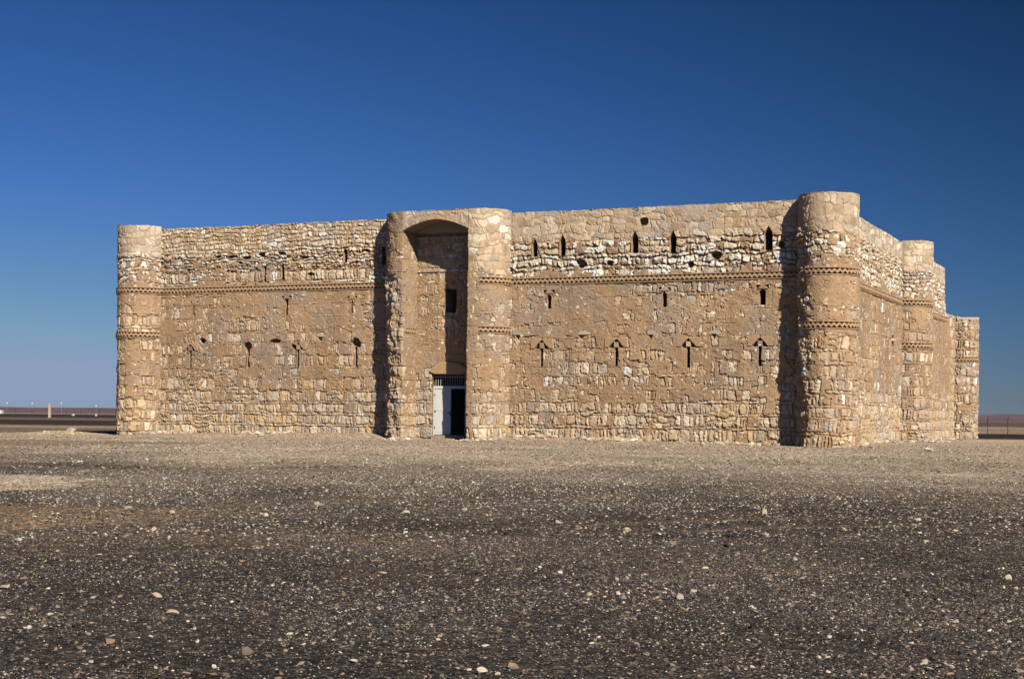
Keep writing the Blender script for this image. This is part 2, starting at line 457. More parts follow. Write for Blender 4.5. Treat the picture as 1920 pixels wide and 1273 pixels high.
front_r = wall('front_wall', [(xr, 0), (35.0, 0)], cfgR, 3, castle, holes=holesR)
fr = ((xr, 0), (1, 0), (0, 1))
for p in holesR[:5]: recess('pointed_window', p, fr, 1.5, front_r)
for p in holesR[5:8]: recess('slit_window', p, fr, 1.3, front_r)
for p in holesR[8:]: recess('arrow_slit', p, fr, 1.3, front_r)

# --- front wall, left of the gate
xl = 0.0
slits_up = [(2.87, 7.72, 8.42, .16), (7.34, 7.66, 8.40, .20), (8.34, 7.70, 8.42, .22), (11.83, 8.44, 9.05, .26), (13.95, 8.3, 9.1, .3)]
pwl = [(3.24, 6.06, 6.52, .10), (8.60, 6.0, 6.78, .20), (12.24, 6.02, 6.62, .10)]
arl = [(3.02, 3.42, 4.30), (6.44, 3.44, 4.35), (9.27, 3.42, 4.32), (12.47, 3.44, 4.40)]
feats = [('hood', 3.02, 4.30, (.30, .34)), ('hood', 9.27, 4.32, (.30, .34)), ('tee', 3.24, 6.68, (.24, .15)), ('tee', 8.60, 6.84, (.27, .15)), ('tee', 12.24, 6.76, (.26, .15)),
         ('hole', 6.42, 4.50, (.25, .22)), ('hole', 12.47, 4.62, (.24, .26)), ('tri', 10.5, 4.78, (.14, .22)), ('hole', 7.95, 4.74, (.32, .10)), ('hole', 3.75, 4.78, (.16, .14))]
feats += [('hole', x, z, (a*.8, b*.8)) for x, z, a, b in ((4.6, 8.94, .2, .08), (5.4, 8.93, .34, .07), (6.3, 8.85, .32, .08), (7.15, 8.98, .28, .12), (8.25, 9.0, .30, .08), (5.9, 8.62, .13, .07), (9.6, 8.76, .3, .08), (9.9, 7.95, .22, .07), (12.9, 9.0, .3, .06), (9.0, 4.5, .12, .1))]
holesL = [poly_slit(x, b, t, w) for x, b, t, w in slits_up]+[poly_slit(x, b, t, w) for x, b, t, w in pwl]+[poly_slit(x, b, t, .17) for x, b, t in arl]
cfgL = dict(
    E=[(-1, .98), (.4, .88), (1.5, .80), (2.2, .72), (2.8, .60), (3.4, .55), (4.6, .55), (5.0, .42), (5.4, .34), (6.3, .33), (7.0, .30), (7.2, .1), (7.42, .1), (7.6, .45), (7.8, .74), (8.35, .72), (8.45, .60), (8.95, .68), (9.1, 1.3), (11, 1.4)],
    relief=[(-1, .040), (2.2, .038), (7.2, .034), (7.7, .046), (8.4, .06), (9.0, .06), (9.15, .034), (11, .030)],
    rub=(.11, .25),
    joint=[(-1, .056), (2.2, .050), (7.2, .045), (7.7, .06), (8.4, .10), (9.0, .10), (9.15, .042), (11, .038)],
    lay=[(-1, 0), (8.38, 0), (8.40, 1), (12, 1)],
    Efun=lambda S, Z: np.where((Z > 7.5) & (Z < 9), .30*sstep(9.0, 11, S), 0),
    T_top=T_CREAM, post=carve(feats))
front_l = wall('front_wall', [(0.0, 0), (14.45, 0)], cfgL, 5, castle, holes=holesL)
fr = ((xl, 0), (1, 0), (0, 1))
for p in holesL[:8]: recess('slit_window', p, fr, 1.3, front_l)
for p in holesL[8:]: recess('arrow_slit', p, fr, 1.3, front_l)

# --- corner towers
def cfg_tower(**k):
    c = dict(
        E=[(-1, 1.0), (.8, .88), (1.8, .78), (2.2, .66), (4.7, .60), (4.9, .30), (5.3, .36), (5.6, .36), (6.6, .30), (7.1, .1), (7.5, .1), (7.75, .35), (8.0, .7), (8.6, .95), (9.0, 1.3), (11, 1.4)],
        relief=[(-1, .048), (1.8, .042), (7.2, .034), (8.1, .045), (8.9, .045), (9.1, .018), (11, .016)],
        joint=[(-1, .062), (1.8, .055), (7.2, .045), (8.1, .06), (8.9, .06), (9.1, .018), (11, .014)],
        lay=[(-1, 0), (7.8, 0), (7.85, 1), (8.9, 1), (8.95, 2), (12, 2)])
    c.update(k); return c

RL = 1.19; RR = 1.27
# near right tower: its left flank is badly worn
a2s = lambda a: R(a-180)*RR
er = lambda S, Z: .55*sstep(a2s(252), a2s(225), S + .45*(fbm(S*2, Z*1.6, 3, 4)-.5)*1.2)*(Z > .5)*(Z < 8.6)
cR = cfg_tower(Efun=er, T_top=T_REST, bandgone=lambda S, Z: S + .3*(fbm(S*3, Z*3, 2, 8)-.5) < a2s(236))
def post_rough(k0, k1, amp, flip=1):
    def post(S, Z, h, c, nf):
        wgt = sstep(k1, k0, S*flip if flip > 0 else S)
        big = fbm(S*3.4, Z*3.0, 4, 91)-.5
        return h + amp*wgt*(2*big)*(Z < 9.2) - .05*wgt*(Z < 8.8), c
    return post
cR['post'] = post_rough(a2s(225), a2s(256), .19)
t_nr = wall('corner_tower', arc(35, 0, RR, 178, 452, 180), cR, 11, castle, top=TTOP, bands=(BAND1, BAND2), capin=1.1, res=.03)
cLt = cfg_tower(T_top=T_CREAM, E=[(-1, 1.0), (.8, .9), (2.0, .75), (4.6, .62), (4.9, .35), (5.3, .55), (6.0, .55), (6.4, .25), (7.1, .1), (7.6, .2), (7.8, .7), (8.3, .7), (8.5, .7), (9.0, 1.3), (11, 1.4)])
aL = lambda a: R(a-88)*RL
cLt['post'] = post_rough(aL(215), aL(245), .05)
t_nl = wall('corner_tower', arc(0, 0, RL, 88, 362, 180), cLt, 13, castle, top=TTOP, bands=(BAND1, BAND2), capin=1.0, res=.03)
LY = 38.1
ruin = lambda s: 7.72+.50*(fbm(s*1.5, s*0+2, 3, 77)-.5)+.40*(fbm(s*5, s*0, 2, 78)-.5)
cF = cfg_tower(E=[(-1, 1.0), (2.5, .8), (4.6, .72), (5.0, .4), (5.4, .75), (7.0, .8), (11, 1.2)], relief=[(-1, .06), (11, .06)], joint=[(-1, .08), (11, .09)])
t_fr = wall('corner_tower', arc(35, LY, RR, 268, 542, 120), cF, 17, castle, topfun=ruin, top=7.7, bands=(BAND2,), capin=1.1, res=.045, zres=.035)
t_fl = wall('corner_tower', arc(0, LY, RR, -2, 272, 60), cfg_tower(), 19, castle, top=TTOP, bands=(), capin=1.1, res=.12, zres=.12)

# --- right-hand wall with its half-round tower
cfgS = dict(
    E=[(-1, 1.1), (.6, .95), (2.4, .72), (3.2, .42), (5.0, .33), (6.4, .28), (7.2, .2), (7.7, .55), (7.9, .85), (9.2, 1.1), (9.5, 1.3), (11, 1.4)],
    relief=[(-1, .045), (2.2, .035), (7.3, .03), (7.8, .065), (9.3, .065), (9.6, .018), (11, .016)],
    joint=[(-1, .06), (2.2, .04), (7.3, .035), (7.8, .10), (9.3, .10), (9.6, .02), (11, .016)],
    lay=[(-1, 0), (7.5, 0), (7.55, 1), (9.5, 1), (9.55, 2), (12, 2)], T_top=T_CREAM)
MY, RM = 19.05, 1.35
sfeat = [('hole', 3.2, 8.9, (.12, .7)), ('hole', 7.5, 8.6, (.12, .55)), ('hole', 14.2, 4.6, (.3, .8)), ('hole', 10.5, 4.2, (.12, .4)), ('hole', 6.5, 4.2, (.12, .4)),
         ('hole', 5.0, 6.3, (.1, .3)), ('hole', 9.5, 6.3, (.1, .3)), ('hole', 13.0, 6.3, (.1, .3)), ('hole', 17.0, 6.3, (.1, .3))]
c1 = dict(cfgS); c1['post'] = carve(sfeat)
side1 = wall('side_wall', [(35, 1.0), (35, MY-RM+.08)], c1, 23, castle, res=.045)
cM = cfg_tower(E=[(-1, 1.1), (.8, .95), (2.6, .8), (4.8, .72), (5.0, .35), (5.3, .5), (6.4, .5), (7.0, .25), (7.5, .3), (7.7, .8), (9.0, 1.3), (11, 1.4)], T_top=T_CREAM)
half = wall('half_round_tower', arc(35, MY, RM, -92, 92, 110), cM, 29, castle, top=TTOP, bands=(BAND1, BAND2), capin=1.1, res=.035)
def broken(s):
    y = s+MY+RM-.08
    t = np.where(y < 32.55, TOP, 7.72)
    return t+np.where(y > 32.55, .22*(fbm(s*2.3, s*0, 3, 55)-.5)+.35*np.clip((33.2-y)/.65, 0, 1)*(y > 32.55), 0)
c2 = dict(cfgS); c2['E'] = [(-1, 1.1), (.6, .95), (2.4, .68), (3.2, .36), (5.0, .3), (6.4, .25), (7.2, .2), (7.6, .55), (7.9, .9), (8.9, 1.1), (9.2, 1.3), (11, 1.4)]
c2['Efun'] = lambda S, Z: .45*(np.abs(S-15.2) < .9)
c2['bandgone'] = lambda S, Z: S > 13.3
side2 = wall('side_wall', [(35, MY+RM-.08), (35, LY-1.0)], c2, 31, castle, res=.045, topfun=broken)
# --- unseen walls close the square
wall('back_wall', [(34.0, LY), (1.0, LY)], dict(cfgS), 37, castle, res=.15, zres=.15, bands=(), topfun=lambda s: np.where(s < 2.2, 7.4, TOP))
wall('side_wall', [(0, LY-1.0), (0, 1.0)], dict(cfgS), 41, castle, res=.15, zres=.15, bands=())
rb = MB(); rb.box(.5, 34.5, .5, 32.3, 9.3, 9.6); rb.build('roof', M_roof, castle)

# --- gatehouse
GX0, GX1, GY, GB, GR = 15.63, 18.97, -1.38, .10, 1.38
def arch_z(x):
    t = np.clip(np.abs(x-17.30)/1.67, 0, 1)
    return 9.66+.47*(1-t**1.75)
cfgG = dict(
    E=[(-1, 1.1), (.5, .95), (1.7, .85), (2.1, .45), (4.9, .30), (5.3, .33), (6.4, .28), (7.1, .12), (7.6, .35), (7.9, 1.0), (8.6, 1.3), (11, 1.4)],
    relief=[(-1, .046), (1.8, .040), (7.3, .034), (7.9, .022), (11, .014)], joint=[(-1, .045), (1.8, .04), (7.3, .03), (7.9, .02), (11, .010)],
    lay=[(-1, 0), (7.6, 0), (7.65, 2), (12, 2)], T_top=T_CREAM)
qlen = math.pi/2*GR
cgl = dict(cfgG); cgl['Efun'] = lambda S, Z: np.where(Z < 7.5, .9*sstep(qlen+.18, qlen-.25, S + .3*(fbm(S*2.5, Z*2, 2, 44)-.5)), 0)-np.where((Z < 7.6) & (Z > 2.2), .28*sstep(qlen+.1, qlen+.4, S), 0)
cgl['bandgone'] = lambda S, Z: (S < qlen+.35) | (Z > 6)
cgl['T_top'] = T_REST
cgl['E'] = [(z, (e if z < 7.2 else e*.22)) for z, e in cfgG['E']]
def post_gl(S, Z, h, c, nf):
    w_ = sstep(qlen+.05, qlen-.35, S)
    w2 = np.where(Z < 7.7, w_, .25*w_)
    return h+.15*w2*2*(fbm(S*3.0, Z*2.4, 3, 61)-.5)-.03*w2, c
cgl['post'] = post_gl
lp = arc(GX0, 0, GR, 178, 270, 60)+[(GX0, -.6), (GX0, GB+.05)]
lp = lp[:60]+[(GX0+.001, GY+.0005)]+lp[60:]
gb_l = wall('gate_buttress', lp, cgl, 43, castle, top=TTOP, bands=(BAND1, BAND2), capin=0, res=.03, smooth=.04)
cgr = dict(cfgG); cgr['T_top'] = T_CREAM
cgr['E'] = [(-1, 1.1), (.5, .95), (1.7, .85), (2.1, .52), (4.9, .40), (5.3, .45), (6.4, .42), (7.1, .12), (7.6, .35), (7.9, 1.0), (8.6, 1.3), (11, 1.4)]
jl = GB+.05-GY
cgr['Efun'] = lambda S, Z: np.where(Z < 7.6, -.5*sstep(jl+.35, jl+.15, S), 0)
cgr['bandgone'] = lambda S, Z: S < jl+.55
rp = [(GX1, GB+.05), (GX1, -.6), (GX1, GY)]+arc(19.09, 0, GR, 270, 362, 60)
gb_r = wall('gate_buttress', rp, cgr, 47, castle, top=TTOP, bands=(BAND1, BAND2), capin=0, res=.03, smooth=.04)
cga = dict(cfgG); cga['lay'] = [(-1, 2), (12, 2)]; cga['relief'] = [(-1, .014), (12, .014)]; cga['joint'] = [(-1, .012), (12, .012)]; cga['T_top'] = T_REST
arch = wall('gate_arch', [(GX0-.01, GY), (GX1+.01, GY)], cga, 53, castle, top=TTOP, bands=(), capin=1.3, bottom=lambda s: arch_z(s+GX0-.01), zres=.03, res=.03)
# vault behind the arch
xs = np.linspace(GX0-.02, GX1+.02, 80); ys = np.linspace(GY-.04, GB+.1, 30)
Xv, Yv = np.meshgrid(xs, ys, indexing='ij'); Zv = arch_z(Xv)+.012*(fbm(Xv*5, Yv*5, 3, 3)-.5)
Zv = Zv-.0
mesh_obj('gate_vault', np.stack([Xv, Yv, Zv], -1).reshape(-1, 3), grid_faces(80, 30).reshape(-1, 4)[:, ::-1].copy(), M_wall, castle, np.tile(GREYMORTAR*.95, (80*30, 1)))
tm = MB(); tm.add([(x, y, TTOP-.012) for x, y in lp[:60]+[(GX1, GY)]+arc(19.09, 0, GR-.01, 270, 360, 40)], [tuple(range(101))]); tm.build('gate_roof', M_roof, castle)
# niche back wall with doorway and window
DX0, DX1, DZ0, DZ1 = 16.50, 18.20, .27, 3.14
ng = GX0-.05
dpoly = [(DX0-ng, DZ0-1.2), (DX1-ng, DZ0-1.2), (DX1-ng, DZ1), (DX0-ng, DZ1)]
wpoly = [(17.10-ng, 5.97), (17.70-ng, 5.95), (17.72-ng, 7.06), (17.08-ng, 7.06)]
cgn = dict(cfgG); cgn['E'] = [(-1, 1), (1.6, .85), (2.2, .6), (3.4, .4), (3.9, .1), (4.8, .15), (5.1, .52), (6.2, .55), (6.6, .35), (7.6, .25), (7.9, .5), (9, .8), (11, 1)]
cgn['lay'] = [(-1, 0), (12, 0)]
def post_gn(S, Z, h, c, nf):
    led = (Z > 7.86) & (Z < 7.98); h = np.where(led, .07, h)
    led2 = (Z > 9.38) & (Z < 9.52); h = np.where(led2, .12, h)
    eros = sstep(16.75-ng, 17.05-ng, S)*sstep(17.6-ng, 17.2-ng, S)*((Z > 4.4) & (Z < 8.0))
    return h-.08*eros*fbm(S*4, Z*4, 2, 8), c
cgn['post'] = post_gn
gback = wall('gate_back_wall', [(ng, GB), (GX1+.05, GB)], cgn, 59, castle, top=10.25, bands=(), capin=0, holes=[dpoly, wpoly])
fr = ((ng, GB), (1, 0), (0, 1))
recess('gate_window', wpoly, fr, 2.2, gback)
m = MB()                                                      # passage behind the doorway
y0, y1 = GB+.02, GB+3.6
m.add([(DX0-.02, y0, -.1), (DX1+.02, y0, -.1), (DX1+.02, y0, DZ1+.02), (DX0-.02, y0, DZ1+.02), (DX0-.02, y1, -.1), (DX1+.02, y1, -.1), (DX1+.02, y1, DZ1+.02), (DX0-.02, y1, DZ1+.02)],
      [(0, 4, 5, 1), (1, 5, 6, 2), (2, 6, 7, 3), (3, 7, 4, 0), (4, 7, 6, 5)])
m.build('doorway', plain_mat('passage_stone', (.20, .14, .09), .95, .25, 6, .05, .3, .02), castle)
# lintel: one big half-round stone
lt = [(16.34, 3.22), (16.62, 3.10), (18.08, 3.10), (18.36, 3.22), (18.30, 3.38), (18.10, 3.52), (17.80, 3.64), (17.40, 3.68), (17.0, 3.67), (16.72, 3.56), (16.46, 3.36)]
lv = [(a, GB-.085, b) for a, b in lt]+[(a, GB+.55, b) for a, b in lt]; n = len(lt)
li = [(a+(.03 if a < 17.3 else -.03), GB-.115, b+(.03 if b < 3.3 else -.03)) for a, b in lt]
mesh_obj('door_lintel', np.array(lv+li), [(i, (i+1) % n, n+(i+1) % n, n+i)[::-1] for i in range(n)]+[(i, (i+1) % n, 2*n+(i+1) % n, 2*n+i) for i in range(n)]+[tuple(range(2*n, 3*n))], M_lintel, castle)
DY = GB+.13
fm = MB()
fm.box(DX0, DX1, DY-.05, DY+.05, 2.44, 2.56)
fm.box(DX0, DX0+.05, DY-.045, DY+.045, DZ0, 2.44); fm.box(DX1-.06, DX1, DY-.045, DY+.045, DZ0, 2.44)
fm.build('door_frame', M_white, castle)
gm = MB()
for k in range(13):
    xk = DX0+.11+k*.123; gm.tube((xk, DY, 2.56), (xk, DY, DZ1+.01), .013, 8)
gm.box(DX0, DX1, DY-.012, DY+.012, 2.97, 3.0)
gm.build('transom_grille', M_bar, castle)
dm = MB(); dm.box(DX0+.053, 17.40, DY-.022, DY+.022, DZ0+.03, 2.435)
door = dm.build('door', M_white, castle)
pm = MB(); pm.box(DX0+.10, 17.35, DY-.030, DY-.0225, .40, 1.28); pm.box(DX0+.10, 17.35, DY-.030, DY-.0225, 1.40, 2.36); pm.build('panel', M_white, door)
hm = MB(); hm.box(17.33, 17.385, DY-.028, DY-.0225, 1.17, 1.42); hm.tube((17.36, DY-.022, 1.32), (17.36, DY-.085, 1.32), .013); hm.tube((17.37, DY-.08, 1.32), (17.25, DY-.08, 1.31), .012)
hm.tube((17.385, DY-.015, 1.24), (17.43, DY-.015, 1.20), .02)
hm.build('handle', M_iron, door)
for zz_ in (.62, 1.38, 2.14):
    q = MB(); q.tube((DX0+.058, DY-.030, zz_-.06), (DX0+.058, DY-.030, zz_+.06), .012); q.box(DX0+.06, DX0+.13, DY-.0275, DY-.0225, zz_-.045, zz_+.045); q.build('hinge', M_iron, door)
dm = MB(); dm.box(18.10, 18.135, DY+.06, DY+.86, DZ0+.03, 2.43)     # second leaf, swung inward
dm.build('door', M_white, castle)
def rough_block(name, x0, x1, y0, y1, z0, z1, mat, parent, seed, nx=14, ny=5, nz=4, amp=.03):
    r = np.random.default_rng(seed); vs = {}; V = []; F = []
    def vid(i, j, k):
        if (i, j, k) not in vs:
            vs[(i, j, k)] = len(V)
            p = np.array([x0+(x1-x0)*i/nx, y0+(y1-y0)*j/ny, z0+(z1-z0)*k/nz]); V.append(p+r.uniform(-amp, amp, 3)*np.array([1, 1, .6]))
        return vs[(i, j, k)]
    for i in range(nx):
        for k in range(nz):
            F.append((vid(i, 0, k), vid(i+1, 0, k), vid(i+1, 0, k+1), vid(i, 0, k+1))); F.append((vid(i, ny, k), vid(i, ny, k+1), vid(i+1, ny, k+1), vid(i+1, ny, k)))
        for j in range(ny):
            F.append((vid(i, j, nz), vid(i+1, j, nz), vid(i+1, j+1, nz), vid(i, j+1, nz)))
    for j in range(ny):
        for k in range(nz):
            F.append((vid(0, j, k), vid(0, j, k+1), vid(0, j+1, k+1), vid(0, j+1, k))); F.append((vid(nx, j, k), vid(nx, j+1, k), vid(nx, j+1, k+1), vid(nx, j, k+1)))
    return mesh_obj(name, np.array(V), F, mat, parent)
rough_block('door_sill', DX0-.02, DX1+.02, GB-.10, DY+.1, -.2, DZ0+.0, M_step, castle, 3, amp=.008)
rough_block('door_step', 16.95, 18.05, GB-.55, GB-.12, -.2, .13, M_step, castle, 4, amp=.012)
# loose bits on the ruined end and the left tower's coping
rm = np.random.default_rng(5)
rough_block('coping_stub', -1.22, -1.06, -.42, -.28, TTOP-.05, TTOP+.15, M_brownst, castle, 6, 3, 3, 3, .02)

# ------------------------------------------------------------------ terrain
CAM = np.array([49.57, -66.32, 1.15]); YAW = .4118
fw = np.array([-math.sin(YAW), math.cos(YAW)]); rt = np.array([math.cos(YAW), math.sin(YAW)])

MND = (-2.9, 1.2)          # low pale mound by the left tower
def rut(x, y):
    """old wheel tracks crossing the plain in front of the castle"""
    x = np.asarray(x, float); y = np.asarray(y, float)
    dd = (x-CAM[0])*fw[0]+(y-CAM[1])*fw[1]; ll = (x-CAM[0])*rt[0]+(y-CAM[1])*rt[1]
    r = 0
    for (a, b, c) in ((33.5, -.62, 2.0), (19.5, .34, -3.0)):
        t = dd-(a+b*(ll-c)+.9*np.sin(ll*.25+a)); n = .4+.9*fbm(ll*.3, dd*0+a, 2, 311)
        for o in (-.8, .8): r = np.maximum(r, n*np.exp(-((t-o)/.26)**2))
    return np.clip(r, 0, 1)
def ground_z(x, y):
    x = np.asarray(x, float); y = np.asarray(y, float)
    g = .03-.48*sstep(3, 64, -y)
    d = np.clip(-y, 0, None)
    bank = np.interp(x, [-8, -1, 1.2, 6, 13.2, 14.2, 15, 18.9, 20.2, 21, 27, 33, 35, 38], [0, .02, .13, .20, .31, .18, .08, .03, .16, .27, .14, .02, 0, 0])
    g = g+bank*np.exp(-(d/2.2)**1.4)*(y < 6)
    ed = np.clip(x-35, 0, None)
    g = g+.05*np.exp(-(ed/2)**2)*((y > 4) & (y < 37))
    far = sstep(20, 120, y)
    g = g+.06*(fbm(x*.11, y*.11, 3, 201)-.5)*sstep(0, 8, d+np.clip(-x, 0, None)+np.clip(x-35, 0, None))
    g = g+.9*far*(fbm(x*.012, y*.012, 3, 205)-.5)*.5
    # mound and the hollow behind it
    g = g+.07*(fbm(x*.30, y*.30, 3, 207)-.5)*(y < -2)-.035*rut(x, y)
    mx, my = -4.6, -.5
    g = g+.19*np.exp(-(((x-mx)*.9+(y-my)*.42)/1.7)**2-(((y-my)*.9-(x-mx)*.42)/.9)**2)
    g = g-.06*np.exp(-((x+6.5)/6)**2-((y-6.5)/3.0)**2)
    return g

def zones(x, y):
    """weights (pale, soil, bare) of the gravel plain at world points"""
    n1 = fbm(x*.10, y*.10, 4, 301)-.5; n2 = fbm(x*.45, y*.45, 3, 303)-.5; n3 = fbm(x*.05, y*.16, 3, 305)-.5
    dd = (x-CAM[0])*fw[0]+(y-CAM[1])*fw[1]; ll = (x-CAM[0])*rt[0]+(y-CAM[1])*rt[1]
    q = dd + 24*n1 + 11*n2 - 15*sstep(-7, -13, ll)*sstep(64, 58, dd)
    pale = sstep(13, 53, q)**1.2
    bare = np.zeros_like(dd)
    # pale bare dirt patch to the left, and a brown one in front of it
    e1 = ((ll+13.8)/6.2)**2+((dd-32.6)/3.4)**2+1.2*n2
    e2 = ((ll+8.6)/5.0)**2+((dd-23.0)/3.1)**2+2.4*n2
    bare = np.maximum(bare, sstep(1.15, .75, e1))
    soil = sstep(1.25, .5, e2)*.95
    soil = np.maximum(soil, .75*sstep(1.3, .6, ((ll+22)/9)**2+((dd-62.5)/4.2)**2+1.2*n2))
    # faint wheel track to the right
    soil = np.maximum(soil, .62*rut(x, y))
    soil = np.maximum(soil, .42*sstep(.05, .25, fbm(x*.22, y*.22, 4, 309)-.5)*(dd < 34))
    return pale, soil, bare, dd, ll, n1, n2

def ground_color(x, y):
    pale, soil, bare, dd, ll, n1, n2 = zones(x, y)
    dark = np.array((.073, .064, .058)); pl = np.array((.57, .475, .375)); br = np.array((.29, .215, .15)); ba = np.array((.58, .495, .395))
    w = lambda a: a[..., None]
    c = dark*(1-w(pale))+pl*w(pale)
    c = c*(1-w(soil))+br*w(soil)
    c = c*(1-w(bare))+ba*w(bare)
    # far plain: bands of basalt gravel, pale silt and brown soil
    t = dd+26*(n1)+dd*.10*n2
    leftc = np.interp(t, [86, 106, 112, 137, 142, 212, 218, 232, 238, 360, 375, 900, 1100, 2500], [.35, .45, .95, 1, .05, 0, .7, .7, .3, .3, 0, 0, .9, .7])
    rightc = np.interp(t, [88, 94, 100, 150, 157, 330, 345, 560, 2500], [.8, .5, 0, 0, .85, .85, .3, .2, .3])
    k = np.where(ll < 0, leftc, rightc)
    fc = np.array((.050, .040, .038))*(1-w(k))+np.array((.42, .34, .25))*w(k)
    f = w(np.where(ll < -12, sstep(84, 92, dd), sstep(96, 108, dd)))
    c = c*(1-f)+fc*f
    mx, my = -3.6, -1.5
    md = np.exp(-(((x-mx)*.9+(y-my)*.42)/4.4)**2-(((y-my)*.9-(x-mx)*.42)/1.9)**2)
    md = w(sstep(.25, .6, md+.5*n2))
    c = c*(1-md)+np.array((.68, .57, .41))*md
    # pale trampled silt along the foot of the front
    ft = w(sstep(3.2, .6, np.clip(-y, 0, None)+2.5*n2)*((x > -1) & (x < 37) & (y < 3)))
    c = c*(1-.75*ft)+np.array((.58, .45, .32))*.75*ft
    return c*(1+.5*w(n2))

def axis(c0, c1, step, lo, hi, ratio=1.18):
    a = list(np.arange(c0, c1+step*.5, step)); s = step
    b = a[-1]
    while b < hi: s *= ratio; b += s; a.append(b)
    s = step; b = a[0]; pre = []
    while b > lo: s *= ratio; b -= s; pre.append(b)
    return np.array(pre[::-1]+a)
gx = axis(-24, 62, .22, -5200, 5200); gy = axis(-62, 12, .22, -5200, 5200)
GXX, GYY = np.meshgrid(gx, gy, indexing='ij')
GZZ = ground_z(GXX, GYY)
GC = ground_color(GXX, GYY)

mg, nt, b = new_mat('stony_desert_ground', .97, .06)
N = nt.nodes; L = nt.links
at = N.new('ShaderNodeAttribute'); at.attribute_name = 'albedo'
tc = N.new('ShaderNodeTexCoord')
# three grain sizes of embedded grit, each cell with its own shade
def grit(scale, dark, light, thr):
    vo = N.new('ShaderNodeTexVoronoi'); vo.inputs['Scale'].default_value = scale; vo.inputs['Randomness'].default_value = 1
    L.new(tc.outputs['Object'], vo.inputs['Vector'])
    sp = N.new('ShaderNodeSeparateColor'); L.new(vo.outputs['Color'], sp.inputs['Color'])
    cr = N.new('ShaderNodeValToRGB'); cr.color_ramp.interpolation = 'CONSTANT'
    e = cr.color_ramp.elements; e[0].position = 0; e[0].color = (dark, dark, dark, 1); e[1].position = .42; e[1].color = (.85, .85, .85, 1)
    x = e.new(.70); x.color = (1.25, 1.2, 1.15, 1); x = e.new(thr); x.color = (light, light*.93, light*.82, 1)
    L.new(sp.outputs['Red'], cr.inputs['Fac'])
    return cr.outputs['Color'], vo.outputs['Distance']
c1_, d1 = grit(26, .55, 2.6, .93); c2_, d2 = grit(70, .6, 2.2, .92); c3_, d3 = grit(9, .78, 1.7, .95)
def mul(a, b_):
    v = N.new('ShaderNodeVectorMath'); v.operation = 'MULTIPLY'; L.new(a, v.inputs[0]); L.new(b_, v.inputs[1]); return v.outputs['Vector']
o_ = mul(mul(mul(at.outputs['Color'], c1_), c2_), c3_)
L.new(o_, b.inputs['Base Color'])
no = N.new('ShaderNodeTexNoise'); no.inputs['Scale'].default_value = 30; no.inputs['Detail'].default_value = 6; L.new(tc.outputs['Object'], no.inputs['Vector'])
ad = N.new('ShaderNodeMath'); ad.operation = 'SUBTRACT'; L.new(no.outputs['Fac'], ad.inputs[0]); L.new(d1, ad.inputs[1])
bp = N.new('ShaderNodeBump'); bp.inputs['Strength'].default_value = .7; bp.inputs['Distance'].default_value = .03
L.new(ad.outputs['Value'], bp.inputs['Height']); L.new(bp.outputs['Normal'], b.inputs['Normal'])
g = mesh_obj('ground', np.stack([GXX, GYY, GZZ], -1).reshape(-1, 3), grid_faces(len(gx), len(gy)).reshape(-1, 4), mg, None, GC.reshape(-1, 3), smooth=True)
tag(g, kind='structure')

# distant ridges
th = np.radians(np.linspace(-60, 60, 700)); rr = np.linspace(2300, 5200, 26)
TH, RRr = np.meshgrid(th, rr, indexing='ij')
HX = CAM[0]+RRr*(fw[0]*np.cos(TH)+rt[0]*np.sin(TH)); HY = CAM[1]+RRr*(fw[1]*np.cos(TH)+rt[1]*np.sin(TH))
prof = sstep(2300, 3300, RRr)*(1-.55*sstep(4300, 5200, RRr))
amp = np.interp(np.degrees(TH), [-60, -20, -14, 0, 12, 16.5, 20, 60], [18, 11, 9.5, 10, 15, 16.5, 15, 22])
HZ = -2+prof*(amp+2)*(.80+.45*fbm(TH*22, RRr*.0016, 4, 401)) + 1.5*(fbm(HX*.01, HY*.01, 3, 403)-.5)
hc = np.array((.135, .085, .085))*(.55+.9*fbm(TH*60, RRr*.004, 4, 407))[..., None]
hl = mesh_obj('hills', np.stack([HX, HY, HZ], -1).reshape(-1, 3), grid_faces(700, 26).reshape(-1, 4)[:, ::-1].copy(), attr_mat('hill_earth', .02, .8, 1.2, 0), None, hc.reshape(-1, 3), smooth=True)
tag(hl, kind='structure')

# ------------------------------------------------------------------ loose gravel on the plain
t = (1+5**.5)/2
ICO_V = np.array([(-1,t,0),(1,t,0),(-1,-t,0),(1,-t,0),(0,-1,t),(0,1,t),(0,-1,-t),(0,1,-t),(t,0,-1),(t,0,1),(-t,0,-1),(-t,0,1)])/math.sqrt(1+t*t)
ICO_F = np.array([(0,11,5),(0,5,1),(0,1,7),(0,7,10),(0,10,11),(1,5,9),(5,11,4),(11,10,2),(10,7,6),(7,1,8),(3,9,4),(3,4,2),(3,2,6),(3,6,8),(3,8,9),(4,9,5),(2,4,11),(6,2,10),(8,6,7),(9,8,1)])
OCT_V = np.array([(1,0,0),(0,1,0),(-1,0,0),(0,-1,0),(.3,.2,1),(0,0,-.6)], float)
OCT_F = np.array([(0,1,4),(1,2,4),(2,3,4),(3,0,4),(1,0,5),(2,1,5),(3,2,5),(0,3,5)])

